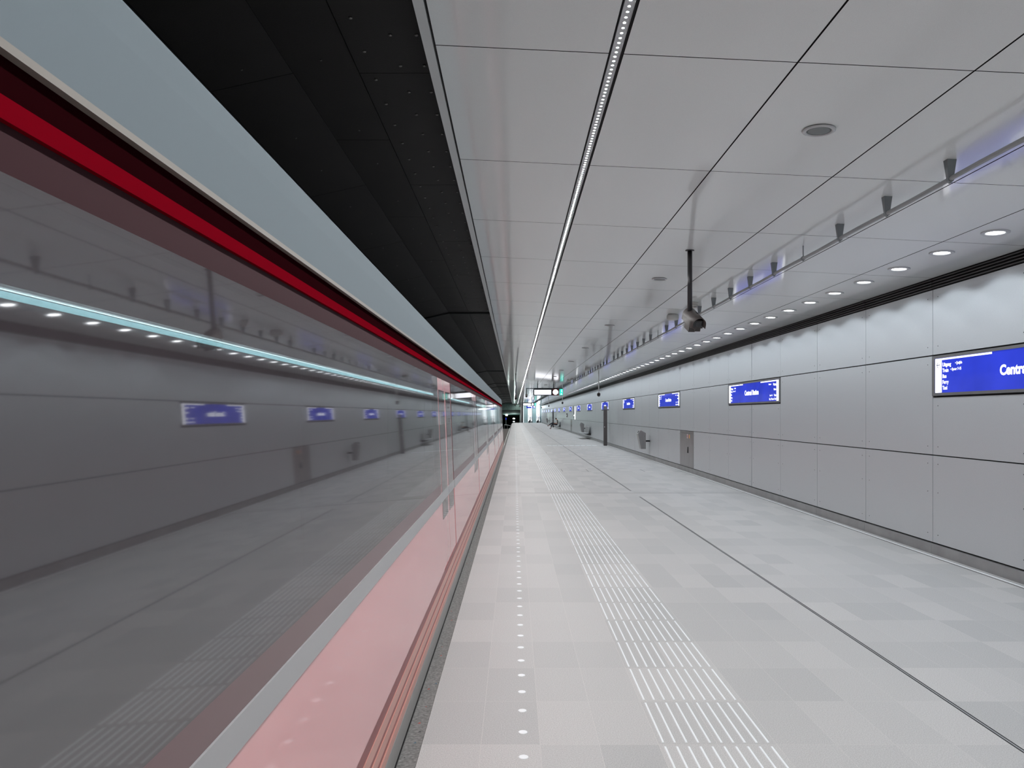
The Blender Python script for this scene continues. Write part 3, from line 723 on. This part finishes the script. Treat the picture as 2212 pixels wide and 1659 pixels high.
for i, (a, b) in enumerate(((2.60, 3.40), (4.22, 4.98))):
    r = empty('escalator', ((a + b) / 2, k150, 0), ['escalator in the left lit shaft at the platform end', 'escalator in the right lit shaft at the platform end'][i], 'escalator', 'escalators')
    hw = (b - a) / 2
    mb = MB()
    for q in range(5): mb.box(-hw * .45, hw * .45, -1.2 + q * .3, -.9 + q * .3, 0, .02 + .12 * q)
    mb.build('steps', M['disp_frame'], r)
    for sg in (-1, 1):
        mb = MB(); mb.prism([(-1.5, 0), (.55, 0), (.55, 1.4), (-.9, .95), (-1.4, .9), (-1.55, .7)], sg * hw * .72 - .012, sg * hw * .72 + .012, 0, 'x'); bl = mb.build('balustrade', M['glow'] if 0 else M['alu'], r)
        mb = MB(); mb.tube([(sg * hw * .72, -1.45, .55), (sg * hw * .72, -1.5, .82), (sg * hw * .72, -1.35, .95), (sg * hw * .72, -.9, 1.0), (sg * hw * .72, .5, 1.45)], .04, 8); mb.build('handrail', M['blackp'], r)
        mb = MB(); mb.box(sg * hw * .72 - .09, sg * hw * .72 + .09, -1.66, -1.4, 0, .3); mb.build('newel_base', M['blackp'], r)
        mb = MB(); mb.lathe([(.05, 0), (.05, .02)], (sg * hw * .72, -1.6, 1.05), 12, 0, 'y'); mb.build('indicator', M['sign_blue'], r)
    sl = bpy.data.lights.new('pylon_fill', 'POINT'); sl.energy = 45; sl.color = (.85, .97, 1); sl.shadow_soft_size = .12; lo = bpy.data.objects.new('pylon_fill', sl); C.objects.link(lo); lo.parent = r; lo.location = (0, -2.6, 3.1)  # added fill light without a fixture, brightens the pylon fronts
    r = empty('entry_post', ((a + b) / 2, k150 - 2.2, 0), ['dark slim post with round sign before the left escalator', 'dark slim post with round sign before the right escalator'][i], 'post', 'escalator entry posts')
    mb = MB(); mb.lathe([(.11, 0), (.11, .05), (.08, .06), (.075, 1.2)], (0, 0, 0), 12); mb.build('column', M['blackp'], r)
    mb = MB(); mb.box(-.015, .015, -.015, .015, 1.2, 1.5); mb.build('stem', M['alu'], r)
    mb = MB(); mb.lathe([(.085, -.015), (.085, .015)], (0, 0, 1.53), 16, 0, 'y'); mb.build('sign_disc', M['sticker_r'], r)

# ------------------------------------------------------------------ metro train
TY0, TY1 = -8.0, 40.3
def tx(z): return -(0.60 + 0.04 * (z - 0.1))
train = empty('metro_train', (-2.05, 16, 0), 'red and grey metro train with dark glass beside the platform', 'train')
train.location = (0, 0, 0)
mb = MB()
poly = [(-.63, .0), (-.63, -.25), (-.9, -.30), (-3.2, -.30), (-3.47, -.25), (-3.47, 0), (-3.41, 2.2), (-3.33, 2.5), (-3.0, 2.68), (-2.05, 2.74), (-1.1, 2.68), (-.82, 2.5), (tx(2.2) - .04, 2.2)]
shell = [(tx(.37) - .032, .36)] + poly + [(tx(2.06) - .032, 2.06), (tx(2.06) - .12, 2.08), (-.95, 2.25), (-1.3, 2.32), (-2.8, 2.32), (-3.2, 2.15), (-3.3, 1.9), (-3.35, .14), (-.76, .14), (-.74, .36)]
mb.prism(shell, TY0, TY1 - .25); mb.build('body_shell', [M['t_inner']], train)
mb = MB()
for y in [TY0 + 1 + 4.6 * i for i in range(11)]: mb.tube([(-1.9, y, .14), (-1.9, y, 2.32)], .018, 8)
mb.build('grab_pole', M['t_sill'], train)
mb = MB(); mb.box(-1.49, -1.43, TY0, TY1 - .4, 2.098, 2.112); mb.box(-1.49, -1.46, TY0, TY1 - .4, 2.112, 2.32); fx = mb.build('light_rail', M['t_grey'], train)
mb = MB(); mb.box(-1.465, -1.44, TY0, TY1 - .4, 2.066, 2.081); mb.build('light_strip', M['t_lamp'], fx)
mb = MB(); mb.box(-1.455, -1.435, TY0, TY1 - .4, 2.087, 2.0905); mb.build('light_strip', M['t_lampw'], fx)
mb = MB(); mb.prism([(x * .94 - .12, z) for x, z in poly], TY1 - .25, TY1 - .05); mb.build('cab_end', M['t_dark'], train)
mb = MB(); mb.box(-3.2, -.9, TY0, TY1 - .6, -.95, -.305); mb.build('underframe', M['under'], train)
def band(name, z0, z1, m, out=0.0, y0=TY0, y1=TY1, parent=train, depth=.03, x0=None, x1=None):
    a = (tx(z0) if x0 is None else x0) + out; b = (tx(z1) if x1 is None else x1) + out
    mb = MB(); mb.prism([(a, z0), (b, z1), (b - depth, z1), (a - depth, z0)], y0, y1)
    return mb.build(name, m, parent)
# doors leave gaps in the long bands
DOORS = [7.3 + 5.3 * i for i in range(7)]; DW = .68
segs = []; y = TY0
for d in DOORS:
    if d + DW > TY1: break
    segs.append((y, d - DW)); y = d + DW
segs.append((y, TY1))
band('sill', .017, .122, M['t_sill'], .012)
for i, (a, b, m) in enumerate(((.125, .165, 't_rib'), (.165, .195, 't_ribd'), (.195, .240, 't_rib'), (.240, .265, 't_ribd'), (.265, .315, 't_rib'), (.315, .37, 't_ribd'))):
    band('step_rib', a, b, M[m], (.010, .002, .007, .001, .004, 0)[i])
for a, b in segs:
    band('lower_panel', .37, .965, M['t_red'], 0, a, b)
    band('waist_rail', .965, 1.042, M['t_grey'], .006, a, b)
    band('maroon_band', 1.042, 1.125, M['t_brown'], 0, a, b)
    band('window_glass', 1.125, 2.055, M['t_glass'], 0, a, b)
for d in DOORS:
    if d + DW > TY1: break
    for s in (-1, 1):
        a, b = (d - DW + .012, d - .006) if s < 0 else (d + .006, d + DW - .012)
        dr = band('door', .37, 2.055, M['t_red'], -.004, a, b)
        band('door_window', .80, 1.95, M['t_glass'], -.002, a + .07, b - .07, dr, .01)
        band('door_rail', .965, 1.042, M['t_grey'], .003, a + .0, b - .0, dr, .008)
    for q in (d - DW, d, d + DW): band('door_seal', .37, 2.055, M['rubber'], -.006, q - .011, q + .011)
band('upper_panel', 2.055, 2.125, M['t_maroon'], -.006)
band('red_line', 2.125, 2.158, M['t_stripe'], .004)
band('gutter', 2.158, 2.222, M['t_dark'], -.012)
band('drip_edge', 2.222, 2.236, M['t_drip'], .003)
zr0, zr1 = 2.236, 2.53
mb = MB(); pts = [(tx(zr0) + .002, zr0), (tx(2.3) - .002, 2.30), (tx(2.4) - .008, 2.40), (tx(2.48) - .016, 2.48), (-.735, 2.51), (-.77, 2.535), (-.9, 2.58)]
inn = [(x - .03, z - .005) for x, z in reversed(pts)]
mb.prism(pts + inn, TY0, TY1); mb.build('roof_panel', M['t_roof'], train)

# ------------------------------------------------------------------ seated person
def skin_obj(name, verts, edges, radii, m, parent, sub=1, root=0):
    me = bpy.data.meshes.new(name); me.from_pydata(verts, edges, []); me.materials.append(m)
    o = bpy.data.objects.new(name, me); C.objects.link(o); o.parent = parent
    md = o.modifiers.new('Skin', 'SKIN'); md.use_smooth_shade = True
    for i, q in enumerate(radii):
        sv = me.skin_vertices[0].data[i]; sv.radius = (q, q) if not isinstance(q, tuple) else q; sv.use_root = (i == root)
    sd = o.modifiers.new('Subdivision', 'SUBSURF'); sd.levels = sub; sd.render_levels = sub
    return o
def chain(name, pts, rad, m, parent): return skin_obj(name, pts, [(i, i + 1) for i in range(len(pts) - 1)], rad, m, parent)
P = empty('person', (4.9, 87.4, .0), 'person in white top and dark trousers sitting cross-legged on the bench', 'person')
# local frame: -x is forward (towards the track), y along the platform
pel = (0, 0, .52); 
V = [pel, (-.01, 0, .68), (.0, 0, .84), (-.02, 0, 1.0), (-.07, 0, 1.06), (-.13, 0, 1.13), (-.16, 0, 1.20)]
R = [.12, .105, .11, .10, .052, .085, .07]; E = [(i, i + 1) for i in range(6)]
def add(pts, rs, frm):
    for p, q in zip(pts, rs):
        V.append(p); R.append(q); E.append((frm, len(V) - 1)); frm = len(V) - 1
    return frm
add([(-.08, -.1, .50), (-.62, -.09, .55), (-.75, -.09, .12), (-.73, -.09, .06)], [.085, .062, .045, .04], 0)
add([(-.08, .1, .55), (-.60, .03, .68), (-1.0, -.05, .42), (-1.03, -.05, .37)], [.085, .062, .045, .04], 0)
hr = add([(-.02, -.17, .98), (.0, -.23, .74), (-.22, -.16, .60), (-.27, -.14, .59)], [.06, .045, .034, .028], 3)
hl = add([(-.02, .17, .98), (.0, .23, .74), (-.22, .13, .62), (-.27, .11, .61)], [.06, .045, .034, .028], 3)
body = skin_obj('body', V, E, R, M['skin'], P)
for s, hz in ((-1, .59), (1, .61)):
    hx, hy = -.27, s * .125
    mb = MB(); mb.hexa([(hx, hy - .035, hz - .012), (hx - .085, hy - .04, hz - .012), (hx - .085, hy + .04, hz - .012), (hx, hy + .035, hz - .012), (hx, hy - .035, hz + .014), (hx - .085, hy - .04, hz + .012), (hx - .085, hy + .04, hz + .012), (hx, hy + .035, hz + .014)])
    for q, ln in enumerate((.062, .075, .08, .07)):
        yy = hy - .03 + .02 * q; mb.tube([(hx - .083, yy, hz), (hx - .083 - ln * .55, yy, hz - .008), (hx - .083 - ln * .8, yy, hz - .04)], .009, 7)
    mb.tube([(hx - .02, hy - s * .035, hz), (hx - .055, hy - s * .065, hz + .012), (hx - .09, hy - s * .07, hz + .005)], .010, 7)
    mb.build('hand', M['skin'], P, True)
chain('shirt', [(.0, 0, .46), (-.02, 0, .68), (-.02, 0, .84), (-.03, 0, .98), (-.055, 0, 1.05)], [.165, .165, .17, .165, .09], M['shirt'], P)
for s in (-1, 1):
    chain('sleeve', [(-.03, s * .06, 1.01), (-.02, s * .17, .985), (0, s * .235, .74), (-.06, s * .21, .69)], [.085, .078, .06, .05], M['vest'], P)
chain('trouser_leg', [(.0, -.06, .51), (-.09, -.1, .51), (-.62, -.09, .555), (-.74, -.09, .14)], [.11, .10, .075, .06], M['jeans'], P)
chain('trouser_leg', [(.0, .06, .53), (-.09, .1, .56), (-.60, .03, .69), (-.98, -.045, .44)], [.11, .10, .075, .06], M['jeans'], P)
chain('shoe', [(-.70, -.09, .05), (-.78, -.09, .055), (-.90, -.09, .04)], [.045, .05, .038], M['shoe'], P)
chain('shoe', [(-.99, -.05, .37), (-1.06, -.05, .35), (-1.16, -.06, .39)], [.045, .05, .038], M['shoe'], P)
mb = MB(); mb.lathe([(.09, -.01), (.098, .03), (.085, .07), (.05, .095), (.01, .102)], (-.15, 0, 1.16), 18); mb.build('hair', M['hair'], P, True)
mb = MB(); mb.prism([(-.34, 1.165), (-.20, 1.20), (-.20, 1.215), (-.34, 1.175)], -.07, .07); mb.build('cap_brim', M['hair'], P)
mb = MB()
for s in (-1, 1):
    mb.lathe([(.011, -.004), (.011, .004)], (-.232, s * .032, 1.145), 10, 0, 'x')
    mb.lathe([(.02, -.008), (.022, 0), (.015, .008)], (-.13, s * .088, 1.13), 10, 0, 'y')
mb.tube([(-.225, 0, 1.15), (-.25, 0, 1.118), (-.228, 0, 1.108)], .013, 8); mb.box(-.226, -.214, -.025, .025, 1.078, 1.086)
mb.build('face', mat('face_features', (.3, .12, .09), .6), P)
r = tag(MB() and (lambda m: (m.prism([(-.43, .62), (-.30, .60), (-.29, .612), (-.43, .635)], -.12, .10), m.build('magazine', M['sticker_y']))[1])(MB()), 'small orange paper held on the lap of the seated person', 'paper')
r.location = (4.9, 87.4, 0.02)
